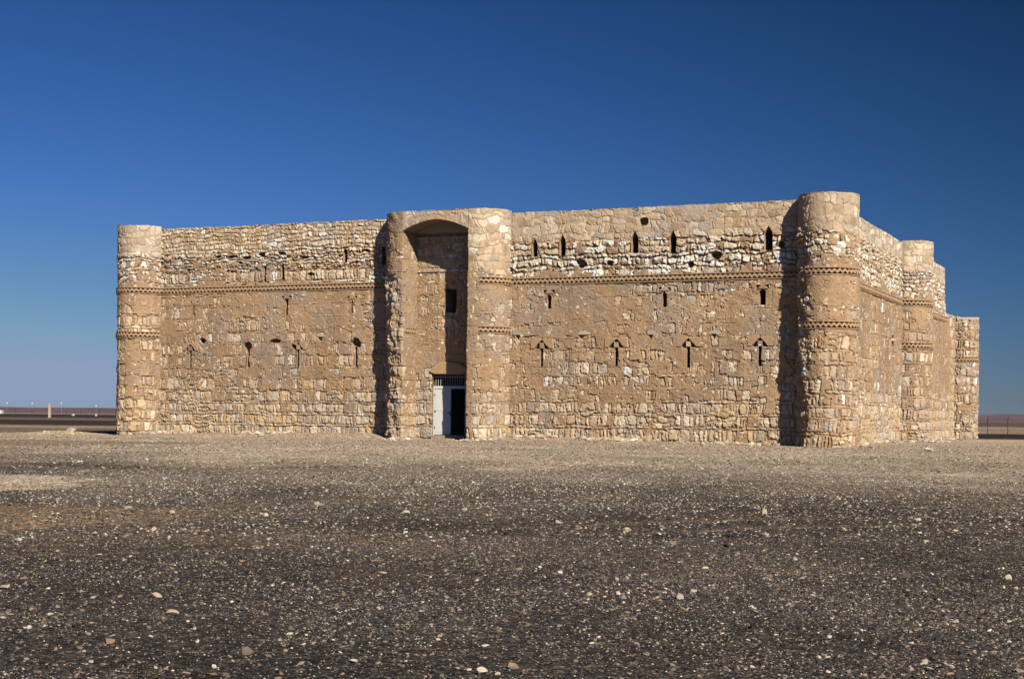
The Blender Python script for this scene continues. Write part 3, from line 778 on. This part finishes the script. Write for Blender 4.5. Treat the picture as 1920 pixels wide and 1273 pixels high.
def scatter(d0, d1, dens, smin, smax, spow, V0, F0, r, pm=1.0):
    lat = .50
    n = int(dens*lat*(d1*d1-d0*d0))
    dd = np.sqrt(r.uniform(d0*d0, d1*d1, n)); ll = dd*lat*r.uniform(-1, 1, n)
    x = CAM[0]+dd*fw[0]+ll*rt[0]; y = CAM[1]+dd*fw[1]+ll*rt[1]
    pale, soil, bare, *_ = zones(x, y)
    keep = r.random(n) < (1-.93*bare)*(1-.72*soil)*(1-.45*pale)*(.42+.75*sstep(.36, .62, .6*fbm(x*.8, y*.8, 3, 333)+.4*fbm(x*.19, y*.19, 2, 337)))
    keep &= ~((y > -.5) & (x < 36.2)); keep &= ~((y > -2.0) & (x > 13.8) & (x < 21))
    x, y, pale, soil = x[keep], y[keep], pale[keep], soil[keep]; n = len(x)
    s = smin+(smax-smin)*r.random(n)**spow
    sx = s*r.uniform(.7, 1.45, n); sy = s*r.uniform(.6, 1.2, n); sz = s*r.uniform(.28, .75, n)
    a = r.uniform(0, 2*math.pi, n); tx = r.normal(0, .22, n); ty = r.normal(0, .22, n)
    P = V0[None]*np.stack([sx, sy, sz], 1)[:, None, :]*r.uniform(.68, 1.25, (n, len(V0), 1))
    P[..., 2] += P[..., 0]*tx[:, None]+P[..., 1]*ty[:, None]
    ca, sa = np.cos(a)[:, None], np.sin(a)[:, None]
    X = P[..., 0]*ca-P[..., 1]*sa+x[:, None]; Y = P[..., 0]*sa+P[..., 1]*ca+y[:, None]
    Zz = P[..., 2]+(ground_z(x, y)+sz*.30)[:, None]
    k = r.random(n)*.93; pw_ = (.060+.09*pale)*pm*(.4+1.2*fbm(x*.35, y*.35, 2, 335))
    cc = np.where((k < pw_)[:, None], np.array((.52, .45, .355)), np.where((k < pw_+.16)[:, None], np.array((.25, .185, .13)), np.where((k < pw_+.34)[:, None], np.array((.118, .100, .087)), np.array((.042, .038, .038)))))
    cc = cc*(1-.38*(pale*(k > pw_))[:, None]) + np.array((.36, .29, .22))*(.38*(pale*(k > pw_)))[:, None]
    cc = cc*r.uniform(.65, 1.35, n)[:, None]*(1+r.normal(0, .018, (n, 3)))
    C = np.repeat(cc[:, None, :], len(V0), 1)
    F = (F0[None]+(np.arange(n)*len(V0))[:, None, None]).reshape(-1, 3)
    return np.stack([X, Y, Zz], -1).reshape(-1, 3), F, np.clip(C.reshape(-1, 3), .015, .8)
rs = np.random.default_rng(99)
parts = [scatter(7.5, 20, 500, .006, .023, 2.8, ICO_V, ICO_F, rs, .8), scatter(7.5, 20, 1500, .0035, .010, 1.5, OCT_V, OCT_F, rs, 2.0),
         scatter(20, 38, 420, .008, .030, 2.8, OCT_V, OCT_F, rs, 1.9), scatter(38, 74, 48, .014, .046, 3.0, OCT_V, OCT_F, rs, 1.6),
         scatter(7.5, 60, .55, .026, .062, 2.2, ICO_V, ICO_F, rs)]
def footing(n, r):
    u = r.random(n); off_ = r.exponential(.38, n)
    L1, L2 = 35.0, 36.0
    s_ = r.uniform(0, L1+L2, n); front = s_ < L1
    x = np.where(front, s_, 35+.15+off_); y = np.where(front, -.12-off_, s_-L1)
    gate = front & (x > 14.1) & (x < 20.6); y = np.where(gate, y-1.4, y)
    for (cx, cy, R_) in ((35, 0, RR), (0, 0, RL), (35, MY, RM), (35, LY, RR)):
        q = np.hypot(x-cx, y-cy); k = q < R_+.06
        a = np.arctan2(y-cy, x-cx); rr_ = R_+.08+off_*.7
        x = np.where(k, cx+rr_*np.cos(a), x); y = np.where(k, cy+rr_*np.sin(a), y)
    keep = (fbm(s_*.6, s_*0, 3, 71) > .42+.2*r.random(n)) & ~((x > 16.3) & (x < 18.4) & front)
    x, y = x[keep], y[keep]; n = len(x); s = .02+.17*r.random(n)**3.6
    P = ICO_V[None]*np.stack([s*r.uniform(.7, 1.4, n), s*r.uniform(.6, 1.2, n), s*r.uniform(.4, .8, n)], 1)[:, None, :]*r.uniform(.65, 1.25, (n, 12, 1))
    P = P+np.stack([x, y, ground_z(x, y)+s*.2], 1)[:, None, :]
    c = np.array([PAL[k] for k in ('tan', 'cream', 'tan2', 'brown', 'white')])[r.choice(5, n, p=(.34, .24, .26, .1, .06))]*r.uniform(.7, 1.05, n)[:, None]
    return P.reshape(-1, 3), (ICO_F[None]+(np.arange(n)*12)[:, None, None]).reshape(-1, 3), np.repeat(c[:, None, :], 12, 1).reshape(-1, 3)
parts.append(footing(6500, rs))
off = 0; VV = []; FF = []; CC = []
for v_, f_, c_ in parts:
    VV.append(v_); FF.append(f_+off); CC.append(c_); off += len(v_)
gr = mesh_obj('gravel', np.concatenate(VV), np.concatenate(FF), attr_mat('gravel_stone', 60, .85, 1.15, 0, rough=.8, spec=.25), None, np.concatenate(CC))
tag(gr, 'dark flint and pale limestone gravel strewn over the plain before the castle', 'gravel', kind='stuff')

# ------------------------------------------------------------------ single stones, fences and far things
F_PX = 2977.13; V0 = 781.7; ROLL = .01
def ray(px, py):
    a, b = px-960, py-V0; c, s_ = math.cos(ROLL), math.sin(ROLL)
    u = c*a+s_*b; v = -s_*a+c*b
    return np.array([fw[0]+rt[0]*u/F_PX, fw[1]+rt[1]*u/F_PX, -v/F_PX])
def at(px, py):
    """where the sight line through a photo pixel meets the ground, and how far off"""
    d = ray(px, py); lo, hi = 5., 900.
    f = lambda t: CAM[2]+t*d[2]-float(ground_z(CAM[0]+t*d[0], CAM[1]+t*d[1]))
    t = lo
    while t < hi and f(t) > 0: t *= 1.02
    lo = t/1.02
    for _ in range(30):
        m_ = (lo+t)/2
        if f(m_) > 0: lo = m_
        else: t = m_
    return np.array([CAM[0]+t*d[0], CAM[1]+t*d[1]]), t
def sphere_pts(n_sub=2):
    V = [tuple(v) for v in ICO_V]; F = [tuple(f) for f in ICO_F]
    for _ in range(n_sub):
        cache = {}; F2 = []
        def mid(a, b):
            k = (min(a, b), max(a, b))
            if k not in cache:
                p = np.array(V[a])+np.array(V[b]); V.append(tuple(p/np.linalg.norm(p))); cache[k] = len(V)-1
            return cache[k]
        for a, b, c in F:
            x, y, z = mid(a, b), mid(b, c), mid(c, a); F2 += [(a, x, z), (b, y, x), (c, z, y), (x, y, z)]
        F = F2
    return np.array(V), np.array(F)
SV, SF = sphere_pts(2)
def stone(px, py, wpx, hpx, mat, label, name='stone', tilt=0.0, seed=None):
    seed = int(px*7+py) if seed is None else seed
    p, D = at(px, py+hpx*.42)
    r = np.random.default_rng(seed)
    V = SV.copy()
    for _ in range(13):                                         # chop broken facets off
        nrm = r.normal(0, 1, 3); nrm /= np.linalg.norm(nrm); k = r.uniform(.34, .74)
        dd = V@nrm; V = V-np.clip(dd-k, 0, None)[:, None]*nrm*.95
    V *= (1+.10*(fbm(V[:, 0:1]*2.2+seed, V[:, 1:2]*2.2+V[:, 2:3]*1.7, 3, seed)-.5))
    V /= np.abs(V).max(0)
    w_, h_ = wpx*D/F_PX/2, hpx*D/F_PX/2
    V = V*np.array([w_, w_*r.uniform(.5, .8), h_*1.2])
    V[:, 2] += V[:, 0]*tilt
    V[:, 2] += h_*.72
    o = mesh_obj(name, V, SF, mat)
    o.location = (p[0], p[1], float(ground_z(p[0], p[1]))-h_*.12)
    o.rotation_euler = (0, 0, YAW+r.uniform(-.25, .25))
    tag(o, label, 'stone', 'pale stones lying loose on the gravel plain')
    return o
for px, py, w_, h_, mt, lab in (
    (900, 1257, 28, 16, M_pale, 'bright white lumpy stone at the bottom edge, nearest the camera and below the gateway'),
    (934, 1261, 13, 7, M_pale, 'small white chip just right of the bright lumpy stone at the bottom edge'),
    (318, 1147, 36, 12, M_cream, 'longest flat cream slab stone in the lower left foreground'),
    (293, 1114, 24, 12, M_cream, 'grey-cream wedge stone just behind the longest flat slab'),
    (10, 1099, 22, 11, M_cream, 'pale flat stone cut by the left edge of the picture'),
    (55, 1175, 12, 8, M_pale, 'small pale angular stone low on the far left, below the two paler chips'),
    (96, 1150, 15, 6, M_pale, 'flat white chip left of the longest flat slab stone'),
    (174, 1120, 15, 7, M_cream, 'flat cream chip between the left edge stone and the grey-cream wedge'),
    (287, 992, 13, 10, M_cream, 'squarish cream stone at the front rim of the brown soil patch'),
    (316, 1008, 10, 10, M_cream, 'pointed cream stone just right of the squarish one by the soil patch'),
    (37, 1010, 11, 7, M_pale, 'small white stone near the left edge, in front of the brown soil patch'),
    (242, 953, 22, 11, M_cream, 'broken pale stone lying in the middle of the brown soil patch'),
    (322, 959, 13, 8, M_cream, 'pale stone at the right end of the brown soil patch'),
    (595, 944, 14, 9, M_cream, 'yellowish stone on dark gravel below the left front wall'),
    (500, 965, 11, 8, M_pale, 'small white stone left of the yellowish one on dark gravel'),
    (760, 959, 20, 8, M_pale, 'low flat pale stone on dark gravel left of the gateway line'),
    (869, 955, 15, 7, M_cream, 'cream stone on dark gravel straight in front of the doorway'),
    (762, 996, 12, 5, M_pale, 'thin white chip in front of the low flat pale stone'),
    (1047, 978, 12, 8, M_cream, 'rounded cream stone midway between the doorway stone and the blocky one'),
    (1175, 992, 17, 11, M_cream, 'blocky cream stone on dark gravel in front of the right front wall'),
    (1263, 1018, 15, 8, M_pink, 'pinkish brown stone right of the blocky cream stone'),
    (1433, 958, 11, 13, M_cream, 'upright rounded cream stone standing in front of the near right tower'),
    (1435, 1002, 14, 7, M_cream, 'flat cream stone in front of the upright rounded stone'),
    (1722, 973, 15, 6, M_pale, 'flat white stone on dark gravel to the right of the castle'),
    (1736, 1013, 17, 7, M_pale, 'greyish flat stone in front of the flat white stone on the right'),
    (1892, 1081, 15, 12, M_pale, 'tilted white stone close to the right edge'),
    (1906, 1102, 12, 9, M_cream, 'cream stone just below the tilted white stone at the right edge'),
    (1502, 1062, 17, 8, M_pink, 'tan-pink rounded stone in the right half of the foreground'),
    (1322, 1064, 13, 5, M_pale, 'thin white sliver of stone left of the tan-pink rounded stone'),
    (1301, 1107, 13, 8, M_cream, 'pale stone below the thin white sliver'),
    (1482, 1132, 17, 6, M_cream, 'flat pale stone in front of the tan-pink rounded stone'),
    (1793, 1164, 18, 8, M_pale, 'long pale stone low in the right foreground, under the tilted white stone'),
    (1735, 1240, 18, 12, M_cream, 'largest grey-cream stone at the lower right, near the bottom edge'),
    (1554, 1258, 13, 6, M_pale, 'small white stone at the bottom edge, left of the largest lower-right stone'),
    (1744, 842, 22, 8, M_pale, 'large flat white slab near the foot of the half-round side tower'),
    (1104, 1112, 13, 9, M_cream, 'dull rounded grey stone in the middle of the foreground'),
    (718, 1072, 16, 5, M_pale, 'thin flat white stone left of centre in the foreground'),
    (909, 1209, 18, 5, M_pale, 'flat white sliver straight behind the bright lumpy stone'),
    (936, 1179, 19, 12, M_brownst, 'dark brown squarish stone behind the flat white sliver'),
    (664, 1238, 22, 8, M_pale, 'flat pale stone at the bottom, left of the bright lumpy stone'),
    (400, 1249, 12, 9, M_pale, 'tilted pale stone at the bottom, below the longest flat slab'),
    (436, 1237, 9, 6, M_cream, 'small cream stone beside the tilted pale stone at the bottom left'),
    (207, 1201, 17, 11, M_pink, 'pinkish rounded stone at the lower left, in front of the longest flat slab'),
    (135, 806, 26, 10, M_cream, 'cream boulder on top of the low pale mound left of the castle'),
    (84, 808, 9, 5, M_pale, 'white stone on the left slope of the low pale mound'),
    (94, 815, 20, 5, M_cream, 'flat slab sticking out of the left slope of the low pale mound'),
    (108, 818, 14, 4, M_cream, 'lower flat slab at the foot of the low pale mound')):
    stone(px, py, w_, h_, mt, lab)

def far_point(px, D):
    d = ray(px, 775); return np.array([CAM[0]+D*d[0], CAM[1]+D*d[1]])
def fence(posts, height, th, label):
    root = empty('wire_fence', (posts[0][0], posts[0][1], 0)); tag(root, label, 'fence')
    base = [np.array([p[0], p[1], float(ground_z(p[0], p[1]))]) for p in posts]
    o0 = np.array(root.location)
    for p in base:
        m = MB(); m.tube(p-o0-np.array([0, 0, .3]), p-o0+np.array([0, 0, height]), th, 8)
        m.tube(p-o0+np.array([0, 0, height]), p-o0+np.array([th*2, -th*5, height+.22]), th*.8, 6)
        m.build('post', M_postmetal, root)
    for k in range(4):
        m = MB()
        for a, b in zip(base[:-1], base[1:]):
            zz = np.array([0, 0, height*(.25+.24*k)])
            m.tube(a-o0+zz, b-o0+zz, .007, 5)
        m.build('wire', M_postmetal, root)
pr, DR = at(1871, 814)
fence([far_point(px, DR+2) for px in (1814, 1852, 1890, 1929, 1968)], 29*DR/F_PX, .035, 'dark post-and-wire fence on the plain at the right edge, beyond the castle')
fence([far_point(px, 365) for px in (-5, 28, 60, 92, 125, 152, 187, 217, 248)], 1.75, .055, 'distant thin post-and-wire fence on the plain to the left of the castle')
pp, DP = at(93, 783)
m = MB(); hh_ = 25.5*DP/F_PX; ww = 2.2*DP/F_PX
m.add([(-ww, -ww, -.3), (ww, -ww, -.3), (ww, ww, -.3), (-ww, ww, -.3), (-ww*.85, -ww*.85, hh_), (ww*.85, -ww*.85, hh_), (ww*.85, ww*.85, hh_), (-ww*.85, ww*.85, hh_), (0, 0, hh_+ww*.4)],
      [(0, 1, 5, 4), (1, 2, 6, 5), (2, 3, 7, 6), (3, 0, 4, 7), (4, 5, 8), (5, 6, 8), (6, 7, 8), (7, 4, 8)])
o = m.build('marker_pillar', M_pillar); o.location = (pp[0], pp[1], float(ground_z(*pp))); o.rotation_euler = (0, 0, YAW)
tag(o, 'tan square marker pillar standing alone on the plain left of the castle', 'pillar')
for px, D, hh_, lab in ((13, 1150, 7.4, 'far lamp post nearest the left edge on the horizon'), (60, 1150, 7.2, 'far lamp post left of the tan pillar on the horizon'),
                        (115, 1150, 7.6, 'far lamp post right of the tan pillar on the horizon'), (180, 1150, 5.9, 'far lamp post nearest the castle on the horizon')):
    p = far_point(px, D); g0 = float(ground_z(*p)); root = empty('lamp_post', (p[0], p[1], g0)); tag(root, lab, 'lamp', 'lamp posts far out along the horizon')
    m = MB(); m.tube((0, 0, -.3), (0, 0, hh_), .07, 8, .05); m.build('pole', M_pillar, root)
    m = MB(); m.tube((0, 0, hh_), (0, 0, hh_+.3), .48, 12, .42); m.tube((0, 0, hh_+.3), (0, 0, hh_+.8), .42, 12, .12); m.build('lamp_head', M_lamp, root)
p = far_point(-6, 1000); root = empty('hut', (p[0], p[1], float(ground_z(*p))), YAW); tag(root, 'small white flat-roofed hut far off at the left edge', 'hut')
m = MB(); m.box(-3.6, 3.6, -2, 2, -.3, 2.2); m.build('wall', M_hut, root)
m = MB(); m.box(-3.8, 3.8, -2.2, 2.2, 2.2, 2.42); m.build('roof', M_hut, root)
m = MB(); m.box(.6, 1.5, -2.03, -1.98, 0, 1.8); m.build('door', M_iron, root)
for px, D, w_, h_, lab in ((137, 560, 1.2, .45, 'white boulder far off beside the distant fence, right of the tan pillar'), (180, 560, .8, .6, 'small white boulder far off beside the distant fence, nearest the castle')):
    p = far_point(px, D); V = SV*np.array([w_/2, w_/2, h_])*(1+.3*(fbm(SV[:, 0]*2, SV[:, 1]*2+SV[:, 2], 2, px)-.5))[:, None]
    o = mesh_obj('boulder', V, SF, M_pale); o.location = (p[0], p[1], float(ground_z(*p))+.15); tag(o, lab, 'boulder', 'white boulders by the distant fence')

# thin dusty air over the plain
hb = MB(); hb.box(gx.min()-60, gx.max()+60, gy.min()-60, gy.max()+60, min(GZZ.min(), HZ.min())-1, max(HZ.max(), 13)+2)
mh = bpy.data.materials.new('dusty_air'); mh.use_nodes = True; nt = mh.node_tree
nt.nodes.remove(nt.nodes['Principled BSDF'])
pv = nt.nodes.new('ShaderNodeVolumePrincipled'); pv.inputs['Color'].default_value = (.56, .64, .90, 1); pv.inputs['Density'].default_value = 3.5e-5; pv.inputs['Anisotropy'].default_value = 0
nt.links.new(pv.outputs['Volume'], nt.nodes['Material Output'].inputs['Volume'])
ho = hb.build('haze', mh); tag(ho, 'thin dusty haze lying over the far desert plain', 'haze', kind='stuff')

# ------------------------------------------------------------------ camera, light, sky
cam_d = bpy.data.cameras.new('camera'); cam = bpy.data.objects.new('camera', cam_d); col.objects.link(cam)
cam_d.sensor_width = 36; cam_d.lens = F_PX/1920*36; cam_d.shift_y = (V0-636.5)/1920; cam_d.clip_end = 30000; cam_d.clip_start = .1
r3v = np.array([rt[0], rt[1], 0]); f3 = np.array([fw[0], fw[1], 0]); up = np.array([0, 0, 1.0])
rx = math.cos(ROLL)*r3v+math.sin(ROLL)*up; uy = -math.sin(ROLL)*r3v+math.cos(ROLL)*up
from mathutils import Matrix
Mx = Matrix.Identity(4)
for i in range(3):
    Mx[i][0] = rx[i]; Mx[i][1] = uy[i]; Mx[i][2] = -f3[i]; Mx[i][3] = CAM[i]
cam.matrix_world = Mx
scene.camera = cam

SUN_AZ = 51; SUN_EL = 36            # azimuth from the front wall's normal towards its right end
sd = np.array([math.sin(R(SUN_AZ))*math.cos(R(SUN_EL)), -math.cos(R(SUN_AZ))*math.cos(R(SUN_EL)), math.sin(R(SUN_EL))])
sl = bpy.data.lights.new('sun', 'SUN'); so = bpy.data.objects.new('sun', sl); col.objects.link(so)
sl.energy = 5.0; sl.angle = R(.53); sl.color = (1, .925, .80)
from mathutils import Vector
so.rotation_euler = Vector(sd).to_track_quat('Z', 'Y').to_euler()
so.location = (60, -60, 60)

w = bpy.data.worlds.new('World'); scene.world = w; w.use_nodes = True
N = w.node_tree.nodes; L = w.node_tree.links
bg = N['Background']
sky = N.new('ShaderNodeTexSky'); sky.sky_type = 'NISHITA'; sky.sun_disc = False
sky.sun_elevation = R(SUN_EL); sky.sun_rotation = math.atan2(sd[0], sd[1]); sky.air_density = 1.0; sky.dust_density = .25; sky.ozone_density = 2.0; sky.altitude = 700
# polarising filter: the sky's polarised light (strongest at 90 degrees from the sun) is cut
tc = N.new('ShaderNodeTexCoord')
dp = N.new('ShaderNodeVectorMath'); dp.operation = 'DOT_PRODUCT'; L.new(tc.outputs['Generated'], dp.inputs[0]); dp.inputs[1].default_value = tuple(sd)
def mth(op, a, b_):
    n = N.new('ShaderNodeMath'); n.operation = op
    for i, q in enumerate((a, b_)):
        if isinstance(q, (int, float)): n.inputs[i].default_value = q
        else: L.new(q, n.inputs[i])
    return n.outputs[0]
c2n = mth('MULTIPLY', dp.outputs['Value'], dp.outputs['Value'])
pol = mth('DIVIDE', mth('SUBTRACT', 1.0, c2n), mth('ADD', 1.0, c2n))
fac = mth('SUBTRACT', 1.0, mth('MULTIPLY', pol, .92))
sc_ = N.new('ShaderNodeVectorMath'); sc_.operation = 'SCALE'; L.new(sky.outputs['Color'], sc_.inputs[0]); L.new(fac, sc_.inputs['Scale'])
# slide film: deeper, more saturated blues
sep = N.new('ShaderNodeSeparateXYZ'); L.new(sc_.outputs['Vector'], sep.inputs[0]); cmb = N.new('ShaderNodeCombineXYZ')
for ch, pre, gam, gain, cap in (('X', .062, 1.50, .78, 2.3), ('Y', .0774, 1.20, .60, 3.0), ('Z', .1008, 1.28, .86, 4.4)):
    L.new(mth('MINIMUM', mth('MULTIPLY', mth('POWER', mth('MULTIPLY', sep.outputs[ch], pre), gam), gain*10), cap), cmb.inputs[ch])
L.new(cmb.outputs[0], bg.inputs['Color']); bg.inputs['Strength'].default_value = .1

scene.view_settings.view_transform = 'Standard'; scene.view_settings.look = 'None'
scene.view_settings.exposure = .2; scene.view_settings.gamma = 1
scene.cycles.max_bounces = 6; scene.cycles.diffuse_bounces = 1; scene.cycles.sample_clamp_indirect = .05
